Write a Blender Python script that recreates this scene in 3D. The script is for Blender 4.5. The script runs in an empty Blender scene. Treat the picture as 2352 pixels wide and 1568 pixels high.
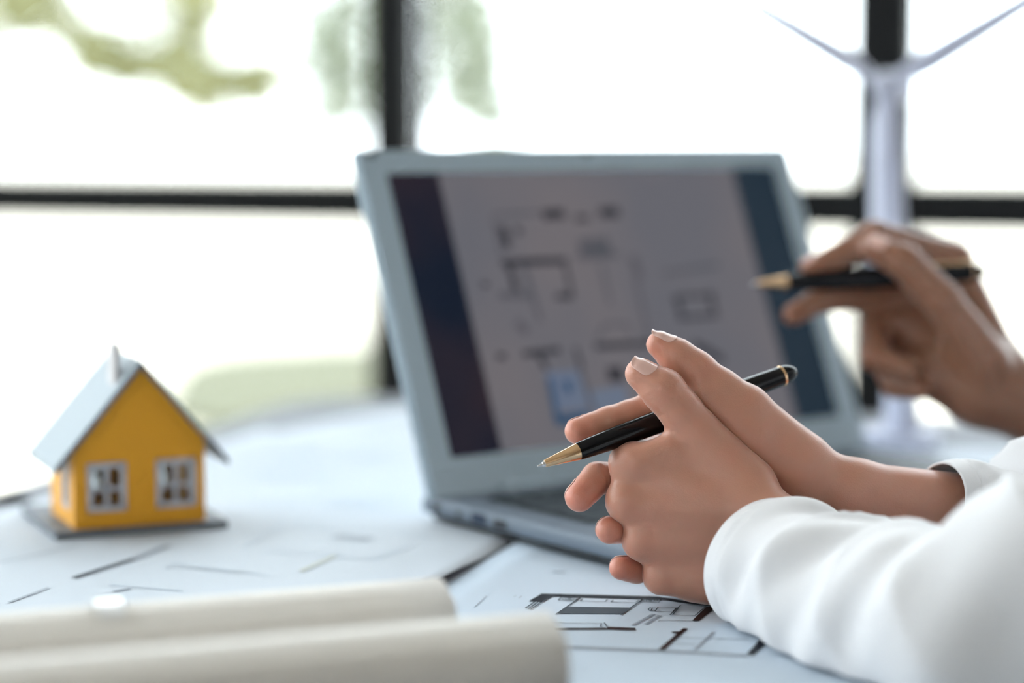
import bpy, math, random
import numpy as np
from mathutils import Vector, Matrix
random.seed(7); rng = np.random.default_rng(7)
SC = bpy.context.scene; COL = SC.collection
# ------------------------------------------------------------------ camera, sky, exposure
FPX, PITCH, TZ, CH = 5126.0, 0.0990, 0.75, 0.242        # focal length in px, pitch, table height, camera above table
CAM = np.array([0.0, 0.0, TZ + CH])
RT = np.array([1.0, 0, 0]); FW = np.array([0, math.cos(PITCH), -math.sin(PITCH)]); UP = np.array([0, math.sin(PITCH), math.cos(PITCH)])
cd = bpy.data.cameras.new('camera'); cam = bpy.data.objects.new('camera', cd); COL.objects.link(cam)
cam.location = CAM; cam.rotation_euler = (math.pi/2 - PITCH, 0, 0)
cd.sensor_width = 36.0; cd.lens = FPX/2352*36; cd.clip_start = 0.02
cd.dof.use_dof = True; cd.dof.focus_distance = 1.098; cd.dof.aperture_fstop = 2.35
SC.camera = cam
w = bpy.data.worlds.new('sky'); SC.world = w; w.use_nodes = True
bg = w.node_tree.nodes['Background']; bg.inputs[0].default_value = (0.88, 0.95, 1.0, 1); bg.inputs[1].default_value = 5.7
SC.view_settings.view_transform = 'Standard'; SC.view_settings.look = 'None'
SC.view_settings.exposure = 0.0; SC.view_settings.gamma = 1.0; SC.view_settings.use_curve_mapping = False
SC.cycles.use_denoising = True; SC.cycles.max_bounces = 6; SC.cycles.diffuse_bounces = 3; SC.cycles.glossy_bounces = 3; SC.cycles.transmission_bounces = 3; SC.cycles.transparent_max_bounces = 8
SC.cycles.use_adaptive_sampling = True; SC.cycles.adaptive_threshold = 0.14; SC.cycles.adaptive_min_samples = 14; SC.cycles.sample_clamp_indirect = 8
RYAW = math.radians(16.9)                                # the room and table are turned this much to the view
RR = np.array([math.cos(RYAW), -math.sin(RYAW), 0]); RB = np.array([math.sin(RYAW), math.cos(RYAW), 0])
WALL_B, WALL_L, WALL_R, WALL_F, CEIL = 2.25, -1.75, 2.6, -2.4, 2.7
WIN_TOP, LEFT_B0 = 2.55, -0.25                            # head of the windows; where the left window starts

def portal(c, sx, sy, rot):
    l = bpy.data.lights.new('window_portal', 'AREA'); l.shape = 'RECTANGLE'; l.size = sx; l.size_y = sy; l.cycles.is_portal = True
    o = bpy.data.objects.new('window_portal', l); COL.objects.link(o); o.location = c; o.rotation_euler = rot; return o
RZ = -RYAW
def room(r, b, z): return RR*r + RB*b + np.array([0, 0, z])
portal(room((WALL_L+WALL_R)/2, WALL_B-0.06, WIN_TOP/2), WALL_R-WALL_L, WIN_TOP, (-math.pi/2, 0, RZ))
FX0, FX1, FZ0, FZ1 = -1.4, -0.4, 1.0, 2.15                 # opening for an unseen window, added behind the camera as fill light
portal(room((FX0+FX1)/2, WALL_F+0.02, (FZ0+FZ1)/2), FX1-FX0, FZ1-FZ0, (math.pi/2, 0, RZ))
portal(room(WALL_L+0.06, (WALL_B+LEFT_B0)/2, WIN_TOP/2), WALL_B-LEFT_B0, WIN_TOP, (-math.pi/2, 0, RZ+math.pi/2))

# ------------------------------------------------------------------ helpers
def P(px, py, d): return CAM + d*(FW + RT*(px-1176)/FPX + UP*(784-py)/FPX)     # a point d metres deep
def T(px, py, z=0.0):                                                           # a point on the table (z above it)
    v = FW + RT*(px-1176)/FPX + UP*(784-py)/FPX
    return CAM + v*((TZ+z-CAM[2])/v[2])
def N(v): v = np.asarray(v, float); return v/np.linalg.norm(v)

def mat(name, col, rough=0.5, metal=0.0, noise=0.0, nscale=40.0, bump=0.0, bscale=200.0, emit=None, estr=0.0, sss=0.0, spec=0.5, coat=0.0, sheen=0.0, col2=None):
    m = bpy.data.materials.new(name); m.use_nodes = True; nt = m.node_tree; b = nt.nodes['Principled BSDF']
    b.inputs['Base Color'].default_value = (*col, 1); b.inputs['Roughness'].default_value = rough; b.inputs['Metallic'].default_value = metal
    b.inputs['Specular IOR Level'].default_value = spec; b.inputs['Coat Weight'].default_value = coat; b.inputs['Sheen Weight'].default_value = sheen
    tc = nt.nodes.new('ShaderNodeTexCoord')
    if noise or col2:
        n = nt.nodes.new('ShaderNodeTexNoise'); n.inputs['Scale'].default_value = nscale; n.inputs['Detail'].default_value = 5
        nt.links.new(tc.outputs['Object'], n.inputs['Vector'])
        mx = nt.nodes.new('ShaderNodeMix'); mx.data_type = 'RGBA'
        c2 = col2 or tuple(max(0, c*(1-noise)) for c in col)
        mx.inputs[6].default_value = (*col, 1); mx.inputs[7].default_value = (*c2, 1)
        nt.links.new(n.outputs['Fac'], mx.inputs[0]); nt.links.new(mx.outputs[2], b.inputs['Base Color'])
    if bump:
        n2 = nt.nodes.new('ShaderNodeTexNoise'); n2.inputs['Scale'].default_value = bscale; n2.inputs['Detail'].default_value = 4
        nt.links.new(tc.outputs['Object'], n2.inputs['Vector'])
        bp = nt.nodes.new('ShaderNodeBump'); bp.inputs['Strength'].default_value = bump; bp.inputs['Distance'].default_value = 0.001
        nt.links.new(n2.outputs['Fac'], bp.inputs['Height']); nt.links.new(bp.outputs[0], b.inputs['Normal'])
    if emit: b.inputs['Emission Color'].default_value = (*emit, 1); b.inputs['Emission Strength'].default_value = estr
    if sss: b.inputs['Subsurface Weight'].default_value = sss; b.inputs['Subsurface Radius'].default_value = (1.0, 0.4, 0.2); b.inputs['Subsurface Scale'].default_value = 0.006
    return m

def mesh(name, v, f, m, parent=None, smooth=False, mats=None, fm=None):
    me = bpy.data.meshes.new(name)
    v = np.asarray(v, float)
    if parent is not None: v = v - np.array(parent['_o'])
    me.from_pydata([tuple(x) for x in v], [], [tuple(int(i) for i in x) for x in f])
    for mm in (mats or [m]): me.materials.append(mm)
    if fm is not None: me.polygons.foreach_set('material_index', fm)
    if smooth: me.polygons.foreach_set('use_smooth', [True]*len(me.polygons))
    me.update()
    o = bpy.data.objects.new(name, me); COL.objects.link(o)
    if parent is not None: o.parent = parent
    o['_o'] = [0.0, 0.0, 0.0] if parent is None else list(parent['_o'])
    return o
def empty(name, loc=(0, 0, 0)):
    o = bpy.data.objects.new(name, None); COL.objects.link(o); o.location = [float(x) for x in loc]; o['_o'] = [float(x) for x in loc]; o.empty_display_size = 0.05
    return o
def tag(o, label=None, cat=None, group=None, kind=None):
    if label: o['label'] = label
    if cat: o['category'] = cat
    if group: o['group'] = group
    if kind: o['kind'] = kind
    return o
def box(o, ax, ay, az, lo, hi):
    """8 verts / 6 faces of a box in a frame (origin o, axes ax ay az)"""
    v = []
    for i in range(8):
        c = [hi[k] if (i >> k) & 1 else lo[k] for k in range(3)]
        v.append(np.asarray(o) + np.asarray(ax)*c[0] + np.asarray(ay)*c[1] + np.asarray(az)*c[2])
    return v, [(0, 2, 3, 1), (4, 5, 7, 6), (0, 1, 5, 4), (2, 6, 7, 3), (0, 4, 6, 2), (1, 3, 7, 5)]
def boxes(name, o, ax, ay, az, items, m, parent=None, bevel=0.0, seg=2):
    V, F = [], []
    for lo, hi in items:
        v, f = box(o, ax, ay, az, lo, hi); n = len(V); V += v; F += [tuple(i+n for i in q) for q in f]
    ob = mesh(name, V, F, m, parent)
    fixn(ob)
    if bevel: bev(ob, bevel, seg)
    return ob
def fixn(ob):
    import bmesh
    bm = bmesh.new(); bm.from_mesh(ob.data); bmesh.ops.recalc_face_normals(bm, faces=bm.faces); bm.to_mesh(ob.data); bm.free()
def bev(ob, wd, seg=2):
    md = ob.modifiers.new('bevel', 'BEVEL'); md.width = wd; md.segments = seg; md.limit_method = 'ANGLE'
    ob.data.polygons.foreach_set('use_smooth', [True]*len(ob.data.polygons))
    try:
        w_ = ob.modifiers.new('wn', 'WEIGHTED_NORMAL'); w_.keep_sharp = True
    except Exception: pass
def prism(name, pts, axis, m, parent=None, bevel=0):
    """extrude a planar polygon pts (3-D points) along axis"""
    pts = [np.asarray(p, float) for p in pts]; n = len(pts); ax = np.asarray(axis, float)
    V = pts + [p+ax for p in pts]
    F = [tuple(range(n)), tuple(range(2*n-1, n-1, -1))] + [(i, (i+1) % n, n+(i+1) % n, n+i) for i in range(n)]
    ob = mesh(name, V, F, m, parent); fixn(ob)
    if bevel: bev(ob, bevel)
    return ob
def frame_of(a):
    a = N(a); t = np.array([0, 0, 1.0]) if abs(a[2]) < 0.9 else np.array([1.0, 0, 0])
    u = N(np.cross(a, t)); return a, u, np.cross(a, u)
def lathe(name, o, axis, prof, m, parent=None, seg=40, caps=True):
    """prof: list of (distance along the axis, radius)"""
    a, u, v = frame_of(axis); V = []; F = []
    for t, r in prof:
        for k in range(seg):
            th = 2*math.pi*k/seg; V.append(np.asarray(o)+a*t+(u*math.cos(th)+v*math.sin(th))*r)
    for i in range(len(prof)-1):
        for k in range(seg):
            k2 = (k+1) % seg; F.append((i*seg+k, i*seg+k2, (i+1)*seg+k2, (i+1)*seg+k))
    if caps: F.append(tuple(range(seg-1, -1, -1))); F.append(tuple((len(prof)-1)*seg+k for k in range(seg)))
    ob = mesh(name, V, F, m, parent, smooth=True); fixn(ob)
    md = ob.modifiers.new('es', 'EDGE_SPLIT'); md.split_angle = math.radians(40)
    return ob
def crom(pts, n):
    """Catmull-Rom through pts (rows), n samples"""
    pts = np.asarray(pts, float); q = np.vstack([2*pts[0]-pts[1], pts, 2*pts[-1]-pts[-2]]); out = []
    L = len(pts)-1
    for s in np.linspace(0, L-1e-6, n):
        i = int(s); t = s-i; a, b, c, d = q[i:i+4]
        out.append(0.5*((2*b)+(-a+c)*t+(2*a-5*b+4*c-d)*t*t+(-a+3*b-3*c+d)*t**3))
    return np.array(out)
Z3 = np.array([0, 0, 1.0])

# ------------------------------------------------------------------ materials
M = {}
M['floor'] = mat('oak_floor', (0.46, 0.34, 0.24), 0.5, noise=0.3, nscale=6)
M['wall'] = mat('painted_wall', (0.80, 0.765, 0.73), 0.8, bump=0.05)
M['wallr'] = mat('taupe_wall', (0.34, 0.30, 0.27), 0.8, bump=0.05)
M['ceil'] = mat('ceiling_white', (0.70, 0.69, 0.67), 0.9)
M['black'] = mat('black_frame', (0.008, 0.009, 0.010), 0.6, spec=0.2)
M['table'] = mat('grey_table', (0.27, 0.28, 0.31), 0.6, spec=0.2, noise=0.12, nscale=25)
M['tleg'] = mat('table_leg_metal', (0.05, 0.05, 0.055), 0.4, metal=0.6)
M['paper'] = mat('plan_paper', (0.57, 0.65, 0.745), 0.7, spec=0.2, noise=0.04, nscale=12)
M['paper2'] = mat('plan_paper_warm', (0.60, 0.648, 0.71), 0.7, spec=0.2, noise=0.03, nscale=15)
M['ink'] = mat('black_ink', (0.016, 0.018, 0.026), 0.5, spec=0.08)
M['inkbrown'] = mat('brown_black_ink', (0.030, 0.016, 0.016), 0.5, spec=0.08)
M['inkslate'] = mat('slate_ink', (0.070, 0.085, 0.105), 0.55, spec=0.08)
M['inkgrey'] = mat('grey_ink', (0.30, 0.34, 0.40), 0.6)
M['inkpale'] = mat('pale_ink', (0.53, 0.60, 0.68), 0.6)
M['inkolive'] = mat('olive_ink', (0.50, 0.52, 0.44), 0.6)
M['roll'] = mat('cream_tracing_paper', (0.86, 0.815, 0.76), 0.6, spec=0.3, noise=0.03, nscale=20)
M['silver'] = mat('silver_plastic', (0.33, 0.41, 0.48), 0.45, metal=0.15, noise=0.05, nscale=30)
M['deck'] = mat('dark_silver_plastic', (0.15, 0.185, 0.235), 0.5, noise=0.05, nscale=30)
M['bezel'] = mat('grey_bezel', (0.38, 0.475, 0.55), 0.5)
M['dark'] = mat('dark_rubber', (0.015, 0.018, 0.022), 0.6)
M['port'] = mat('port_dark', (0.01, 0.012, 0.016), 0.4)
M['portblue'] = mat('port_blue', (0.003, 0.018, 0.05), 0.5)
M['key'] = mat('key_black', (0.018, 0.03, 0.04), 0.5)
M['house'] = mat('yellow_wall', (0.76, 0.345, 0.010), 0.6, bump=0.05, bscale=900)
M['hgrey'] = mat('slate_trim', (0.13, 0.145, 0.17), 0.6)
M['roof'] = mat('grey_roof', (0.35, 0.40, 0.44), 0.6)
M['hframe'] = mat('house_window_frame', (0.50, 0.50, 0.53), 0.5)
M['white'] = mat('white_plastic', (0.54, 0.56, 0.68), 0.5)
M['chim'] = mat('chimney_grey', (0.55, 0.53, 0.54), 0.6)
M['penblack'] = mat('black_resin', (0.003, 0.003, 0.004), 0.08, spec=0.28)
M['gold'] = mat('rose_gold', (0.83, 0.56, 0.33), 0.16, metal=1.0)
M['chrome'] = mat('chrome', (0.75, 0.75, 0.76), 0.15, metal=1.0)
M['shirt'] = mat('white_cotton', (0.76, 0.745, 0.755), 0.85, bump=0.25, bscale=1500, sheen=0.3)
M['bark'] = mat('bark', (0.20, 0.16, 0.12), 0.9, noise=0.4, nscale=10)
M['leaf'] = mat('leaf_green', (0.44, 0.44, 0.22), 0.6, noise=0.5, nscale=3)
M['leafgrey'] = mat('leaf_grey_green', (0.38, 0.42, 0.31), 0.6, noise=0.4, nscale=3)
M['sand'] = mat('pale_paving', (0.62, 0.56, 0.47), 0.9, noise=0.15, nscale=0.8)
M['grass'] = mat('lawn', (0.105, 0.105, 0.055), 0.9, noise=0.3, nscale=2)
M['nail'] = mat('fingernail', (0.74, 0.46, 0.39), 0.3, coat=0.25)

def glass_mat():
    m = bpy.data.materials.new('window_glass'); m.use_nodes = True; nt = m.node_tree; nt.nodes.clear()
    out = nt.nodes.new('ShaderNodeOutputMaterial'); mx = nt.nodes.new('ShaderNodeMixShader'); fr = nt.nodes.new('ShaderNodeFresnel'); fr.inputs[0].default_value = 1.25
    tr = nt.nodes.new('ShaderNodeBsdfTransparent'); tr.inputs[0].default_value = (0.97, 0.985, 0.98, 1); gl = nt.nodes.new('ShaderNodeBsdfGlossy'); gl.inputs['Roughness'].default_value = 0.02
    nt.links.new(fr.outputs[0], mx.inputs[0]); nt.links.new(tr.outputs[0], mx.inputs[1]); nt.links.new(gl.outputs[0], mx.inputs[2]); nt.links.new(mx.outputs[0], out.inputs[0]); return m
M['glass'] = glass_mat()
def skin_mat(name, c1, c2, sss=0.25):
    m = bpy.data.materials.new(name); m.use_nodes = True; nt = m.node_tree; b = nt.nodes['Principled BSDF']
    at = nt.nodes.new('ShaderNodeAttribute'); at.attribute_name = 'tint'
    tc = nt.nodes.new('ShaderNodeTexCoord'); n = nt.nodes.new('ShaderNodeTexNoise'); n.inputs['Scale'].default_value = 70; n.inputs['Detail'].default_value = 4
    nt.links.new(tc.outputs['Object'], n.inputs['Vector'])
    ad = nt.nodes.new('ShaderNodeMath'); ad.operation = 'MULTIPLY_ADD'; ad.inputs[1].default_value = 0.5; ad.inputs[2].default_value = -0.22
    nt.links.new(n.outputs['Fac'], ad.inputs[0]); a2 = nt.nodes.new('ShaderNodeMath'); a2.operation = 'ADD'; a2.use_clamp = True
    nt.links.new(ad.outputs[0], a2.inputs[0]); nt.links.new(at.outputs['Fac'], a2.inputs[1])
    mx = nt.nodes.new('ShaderNodeMix'); mx.data_type = 'RGBA'; mx.inputs[6].default_value = (*c1, 1); mx.inputs[7].default_value = (*c2, 1)
    nt.links.new(a2.outputs[0], mx.inputs[0]); nt.links.new(mx.outputs[2], b.inputs['Base Color'])
    v = nt.nodes.new('ShaderNodeTexVoronoi'); v.inputs['Scale'].default_value = 1300; nt.links.new(tc.outputs['Object'], v.inputs['Vector'])
    n3 = nt.nodes.new('ShaderNodeTexNoise'); n3.inputs['Scale'].default_value = 350; n3.inputs['Detail'].default_value = 3; nt.links.new(tc.outputs['Object'], n3.inputs['Vector'])
    sm = nt.nodes.new('ShaderNodeMath'); sm.operation = 'ADD'; nt.links.new(v.outputs['Distance'], sm.inputs[0]); nt.links.new(n3.outputs['Fac'], sm.inputs[1])
    bp = nt.nodes.new('ShaderNodeBump'); bp.inputs['Strength'].default_value = 0.10; bp.inputs['Distance'].default_value = 0.0006
    nt.links.new(sm.outputs[0], bp.inputs['Height']); nt.links.new(bp.outputs[0], b.inputs['Normal'])
    b.inputs['Roughness'].default_value = 0.38; b.inputs['Sheen Weight'].default_value = 0.32; b.inputs['Sheen Roughness'].default_value = 0.35; b.inputs['Subsurface Weight'].default_value = sss
    b.inputs['Subsurface Radius'].default_value = (1.0, 0.35, 0.2); b.inputs['Subsurface Scale'].default_value = 0.004
    return m
M['skin'] = skin_mat('skin', (0.53, 0.255, 0.175), (0.66, 0.22, 0.15))
M['skinB'] = skin_mat('skin_tan_shaded', (0.27, 0.125, 0.075), (0.29, 0.10, 0.05))  # slightly tan, with the backlit hand's shade darkened into the colour

# ------------------------------------------------------------------ the room
rx0, rx1, ry0, ry1 = WALL_L, WALL_R, WALL_F, WALL_B
tag(boxes('floor', (0, 0, 0), RR, RB, Z3, [((rx0-.1, ry0-.1, -0.1), (rx1+.1, ry1+.1, 0))], M['floor']), kind='structure')
tag(boxes('ceiling', (0, 0, 0), RR, RB, Z3, [((rx0-.1, ry0-.1, CEIL), (rx1+.1, ry1+.1, CEIL+.1))], M['ceil']), kind='structure')
tag(boxes('wall_right', (0, 0, 0), RR, RB, Z3, [((rx1, ry0-.1, 0), (rx1+.1, ry1+.1, CEIL))], M['wallr']), kind='structure')
tag(boxes('wall_front', (0, 0, 0), RR, RB, Z3, [((rx0, ry0-.1, 0), (FX0, ry0, CEIL)), ((FX1, ry0-.1, 0), (rx1, ry0, CEIL)), ((FX0, ry0-.1, 0), (FX1, ry0, FZ0)), ((FX0, ry0-.1, FZ1), (FX1, ry0, CEIL))], M['wall']), kind='structure')

def glazing(name, o, ax, nrm, length, posts, rails, lab, z0p=0.0, z1p=None):
    """a glazed wall: posts = (centre, width) along ax, rails = (centre z, height)"""
    e = empty(name); tag(e, kind='structure')
    for t, wd in posts: boxes('mullion', o, ax, nrm, Z3, [((t-wd/2, 0, z0p), (t+wd/2, 0.07, z1p or WIN_TOP))], M['black'], e, 0.004)
    zs = [z for z, h in rails]
    for i in range(len(posts)-1):
        a = posts[i][0]+posts[i][1]/2; b = posts[i+1][0]-posts[i+1][1]/2
        for z, h in rails: boxes('rail', o, ax, nrm, Z3, [((a, 0.004, z-h/2), (b, 0.066, z+h/2))], M['black'], e, 0.004)
        for j in range(len(rails)-1):
            z0 = rails[j][0]+rails[j][1]/2; z1 = rails[j+1][0]-rails[j+1][1]/2
            boxes('pane', o, ax, nrm, Z3, [((a, 0.03, z0), (b, 0.036, z1))], M['glass'], e)
    return e
W0 = 2.25/math.cos(RYAW)                                                  # window plane crosses the view axis here
RZ0 = TZ+CH-190/FPX*W0*1.015
RAILS = [(0.04, 0.08), (RZ0-.62, 0.046), (RZ0, 0.046), (RZ0+.62, 0.046), (WIN_TOP-.04, 0.08)]
o_w = RB*WALL_B                                           # origin: r = 0
t_off = np.dot(np.array([0, W0, 0]), RR)                  # r of the axis crossing
tl, tr_ = -0.158*W0/2.7+t_off, 0.4415*W0/2.7+t_off
sp = tr_-tl
posts = []
k = -2
while tl+k*sp < WALL_R+0.05:
    posts.append((tl+k*sp-(0.10 if k < 0 else 0), 0.058 if k == 1 else 0.046)); k += 1
posts = [(t, w_) for t, w_ in posts if t > WALL_L-0.02]
if posts[0][0] > WALL_L+0.2: posts = [(WALL_L+0.03, 0.07)]+posts
glazing('window_1', o_w, RR, RB, 0, posts, RAILS, '')
lp = [(LEFT_B0+0.03+i*(WALL_B-LEFT_B0-.06)/4, 0.05) for i in range(5)]
tag(boxes('wall_back', (0, 0, 0), RR, RB, Z3, [((rx0, ry1, WIN_TOP), (rx1, ry1+.1, CEIL))], M['wall']), kind='structure')
tag(boxes('wall_left', (0, 0, 0), RR, RB, Z3, [((rx0-.1, ry0, 0), (rx0, LEFT_B0, CEIL)), ((rx0-.1, LEFT_B0, WIN_TOP), (rx0, ry1, CEIL))], M['wall']), kind='structure')
glazing('window_2', RR*WALL_L, RB, -RR, 0, lp, RAILS, '')

glazing('added_fill_window', RB*WALL_F, RR, -RB, 0, [(FX0+.025, .05), ((FX0+FX1)/2, .05), (FX1-.025, .05)], [(FZ0+.025, .05), (FZ1-.025, .05)], '', FZ0, FZ1)  # smaller window, added out of view to brighten the camera-facing sides

# ------------------------------------------------------------------ outside
tag(mesh('ground_paving', [room(a, b, -0.08) for a, b in ((-40, -30), (40, -30), (40, 60), (-40, 60))], [(0, 1, 2, 3)], M['sand']), kind='structure')
GZ = -0.07
def lawn(px0, px1, d0, d1, n=40):
    V = []; F = []
    pts = []
    for i in range(n):
        th = 2*math.pi*i/n; r = 1+0.08*math.sin(3*th)+0.05*math.sin(5*th+1)
        cx = ((px0+px1)/2-1176)/FPX*(d0+d1)/2; hx = (px1-px0)/2/FPX*(d0+d1)/2
        pts.append(np.array([cx+hx*r*math.cos(th), (d0+d1)/2+(d1-d0)/2*r*math.sin(th), GZ]))
    return prism('lawn', pts, (0, 0, 0.03), M['grass'])
tag(lawn(380, 1000, 7.4, 10.6), 'small green lawn patch outside beyond the table', 'lawn', kind='thing')
def blob(c, r, n, size):
    """n leaf quads scattered in a ball"""
    V, F = [], []
    for i in range(n):
        d = rng.normal(size=3); d /= np.linalg.norm(d); p = np.asarray(c)+d*r*rng.random()**0.5*np.array([1, 1, 0.85])
        a, u, v = frame_of(rng.normal(size=3)); s = size*(0.7+0.6*rng.random()); k = len(V)
        V += [p-u*s, p+v*s*0.45, p+u*s, p-v*s*0.45]; F.append((k, k+1, k+2, k+3))
    return V, F
def limb(pts, radii, n=10, seg=8):
    c = crom(np.column_stack([np.array(pts), np.array(radii)]), n*(len(pts)-1)); V = []; F = []
    for i, q in enumerate(c):
        a = c[min(i+1, len(c)-1)][:3]-c[max(i-1, 0)][:3]; a, u, v = frame_of(a)
        for k in range(seg): V.append(q[:3]+(u*math.cos(2*math.pi*k/seg)+v*math.sin(2*math.pi*k/seg))*q[3])
    for i in range(len(c)-1):
        for k in range(seg): F.append((i*seg+k, i*seg+(k+1) % seg, (i+1)*seg+(k+1) % seg, (i+1)*seg+k))
    return V, F
def tree(label, base, trunk_top, clumps, leafm, size=0.05, dens=260):
    e = empty('garden_tree', base)
    V, F = limb([base, (np.asarray(base)+np.asarray(trunk_top))/2+np.array([.05, 0, 0]), trunk_top], [0.07, 0.055, 0.03])
    mesh('trunk', V, F, M['bark'], e, smooth=True)
    for c, r in clumps:
        mid = (np.asarray(trunk_top)+np.asarray(c))/2+np.array([0, 0, 0.12])
        V, F = limb([np.asarray(base)*0.25+np.asarray(trunk_top)*0.75, mid, c], [0.02, 0.012, 0.005], 6, 6); mesh('branch', V, F, M['bark'], e, smooth=True)
        V, F = blob(c, r, int(dens*(r/0.15)**2), size); fo = mesh('foliage', V, F, leafm, e); fo['kind'] = 'stuff'
    tag(e, label, 'tree'); return e
D1 = 7.0
def Q(px, py, d): return P(px, py, d)
def ground_under(px, d): q = P(px, 275, d); q[2] = GZ; return q
tree('slim garden tree with scattered pale green leaf tufts, outside the left window pane', ground_under(-330, D1), Q(-300, -500, D1),
     [(Q(235, 110, D1), .15), (Q(300, 160, D1), .12), (Q(450, 0, D1), .15), (Q(60, 5, D1), .17), (Q(405, 130, D1), .11), (Q(465, 200, D1), .135), (Q(575, 185, D1), .14), (Q(-90, 120, D1), .12), (Q(-150, -150, D1), .2), (Q(250, -250, D1), .22)], M['leaf'], 0.042, 250)
tree('bushy garden tree behind the window post, left of the laptop', ground_under(893, 6.2), Q(893, -300, 6.2),
     [(Q(775, 20, 6.2), .13), (Q(765, 120, 6.2), .14), (Q(785, 240, 6.2), .13), (Q(1060, 20, 6.2), .15), (Q(1075, 120, 6.2), .14), (Q(1085, 215, 6.2), .13), (Q(1130, 270, 6.2), .10), (Q(940, -280, 6.2), .3)], M['leafgrey'], 0.035, 200)

# ------------------------------------------------------------------ table
tc_ = np.array([-0.1748, 1.968, 0])                      # far left corner of the table top
tab = empty('table', tc_)
def tp(r, b, z): return tc_ + RR*r - RB*b + np.array([0, 0, z])
TW, TD, TR_ = 0.90, 1.40, 0.09
pts = []
for (cx, cy, a0) in ((TR_, TR_, 90), (TW-TR_, TR_, 0), (TW-TR_, TD-TR_, -90), (TR_, TD-TR_, 180)):
    for i in range(9):
        a = math.radians(a0+90-i*90/8) if True else 0
        pts.append(tp(cx+TR_*math.cos(a), cy-TR_*math.sin(a), TZ-0.03))
prism('tabletop', pts, (0, 0, 0.03), M['table'], tab, 0.004)
for cx in (0.14, TW-0.14):
    for cy in (0.14, TD-0.14):
        lathe('leg', tp(cx, cy, 0.0), (0, 0, 1), [(0, 0.022), (TZ-0.03, 0.03)], M['tleg'], tab)
gq = T(28, 1150); lathe('cable_grommet', np.array([gq[0], gq[1], TZ-.002]), (0, 0, 1), [(0, .012), (.0045, .012), (.005, .011), (.005, .008), (.0025, .007)], M['dark'], tab)
tag(tab, 'grey tabletop with a rounded corner, covered in plan sheets', 'table')

# ------------------------------------------------------------------ plan sheets
def sheet(name, corners, z, m, label, lift=None, n=24):
    """a thin sheet on the table; corners = 4 table points in order; lift(u, v) raises it"""
    c = [np.asarray(q)[:2] for q in corners]; V = []; F = []
    for j in range(n+1):
        for i in range(n+1):
            u, v = i/n, j/n
            p = (c[0]*(1-u)+c[1]*u)*(1-v)+(c[3]*(1-u)+c[2]*u)*v
            V.append((p[0], p[1], TZ+z+(lift(u, v) if lift else 0)))
    for j in range(n):
        for i in range(n): a = j*(n+1)+i; F.append((a, a+1, a+n+2, a+n+1))
    ob = mesh(name, V, F, m, None, smooth=True); fixn(ob)
    s = ob.modifiers.new('t', 'SOLIDIFY'); s.thickness = 0.00025; s.offset = -1
    return tag(ob, label, 'paper')
def inks(name, polys, z, m, parent, joined=False):
    """flat print: polygons given as table points, one mesh"""
    if not joined:
        for pl in polys: inks(name, [pl], z, m, parent, True)
        return
    V, F = [], []
    for pl in polys:
        k = len(V); V += [np.array([q[0], q[1], TZ+z]) for q in pl]; F.append(tuple(range(k, k+len(pl))))
    ob = mesh(name, V, F, m, parent)
    for p in ob.data.polygons:
        if p.normal.z < 0: p.flip()
    if len(polys) > 1: ob['kind'] = 'stuff'
    return ob
def stroke(p, q, w0):
    p, q = np.asarray(p), np.asarray(q); d = N(q-p); s = np.array([-d[1], d[0], 0])*w0/2
    return [p-s, q-s, q+s, p+s]
def tpoly(pts): return [T(*p) for p in pts]
e1, e2 = T(1010, 1352), T(1178, 1252)                    # right edge of the left sheet
edir = N(e2-e1); enrm = np.array([-edir[1], edir[0], 0])
f0 = e1-edir*0.22; f1 = e2+edir*0.62
big = sheet('plan_sheet', [f0, f0+RR*0.50, f0+RR*0.50+edir*0.80, f0+edir*0.80], 0.0006, M['paper'], 'plan sheet with black walls and furniture symbols under the clasped hands')
vE = (np.linalg.norm(e2-e1)+0.22)/np.linalg.norm(f1-f0)
left = sheet('plan_sheet', [np.array([-.47, .90]), f0, np.array([0.105, 1.60]), np.array([-.195, 1.72])], 0.0016, M['paper2'], 'plan sheet with faint blue lines under the small yellow house',
             lift=lambda u, v: 0.0032*max(0, (u-0.94)/0.06)**2*max(0, min(1, (0.43-v)/0.08))*max(0, min(1, (v-0.24)/0.06)))
sheet('plan_sheet', [np.array([-.19, 1.70]), np.array([0.12, 1.50]), np.array([.26, 1.70]), np.array([-.095, 1.865])], 0.0011, M['paper2'], 'blank white sheet behind the laptop at the far table corner')
sheet('plan_sheet', [np.array([.22, 1.32]), np.array([0.45, 1.25]), np.array([.52, 1.56]), np.array([.29, 1.62])], 0.0011, M['paper2'], 'blank white sheet on the right under the raised hand')

Z8 = lambda u, v: (1200+u/4.523, 1340+v/4.523)
def z8(*pts): return [T(*Z8(*p)) for p in pts]
ZI = 0.00095
inks('printed_wall', [z8((200, 120), (1000, 140), (1000, 172), (310, 150), (205, 205), (65, 200)), z8((1000, 140), (1400, 150), (1450, 183), (1000, 172)), z8((1400, 150), (1700, 195), (2010, 240), (2010, 264), (1700, 222), (1450, 183))], ZI, M['ink'], big)
inks('printed_wall', [z8((1910, 258), (2010, 262), (1830, 405), (1760, 405)), z8((340, 480), (880, 478), (900, 496), (340, 497)), z8((880, 466), (1170, 478), (1182, 505), (890, 496)), z8((1670, 480), (1722, 485), (1465, 712), (1408, 706)), z8((1545, 518), (1650, 512), (1630, 540), (1555, 530))], ZI, M['inkbrown'], big)
inks('printed_wall', [[T(1000+u/2.613, 1280+v/2.613) for u, v in ((1960, 490), (1997, 515), (1910, 600), (1868, 590))]], ZI, M['ink'], big)
inks('printed_bed', [z8((470, 258), (1130, 268), (1040, 333), (355, 330))], ZI, M['inkslate'], big)
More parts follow.
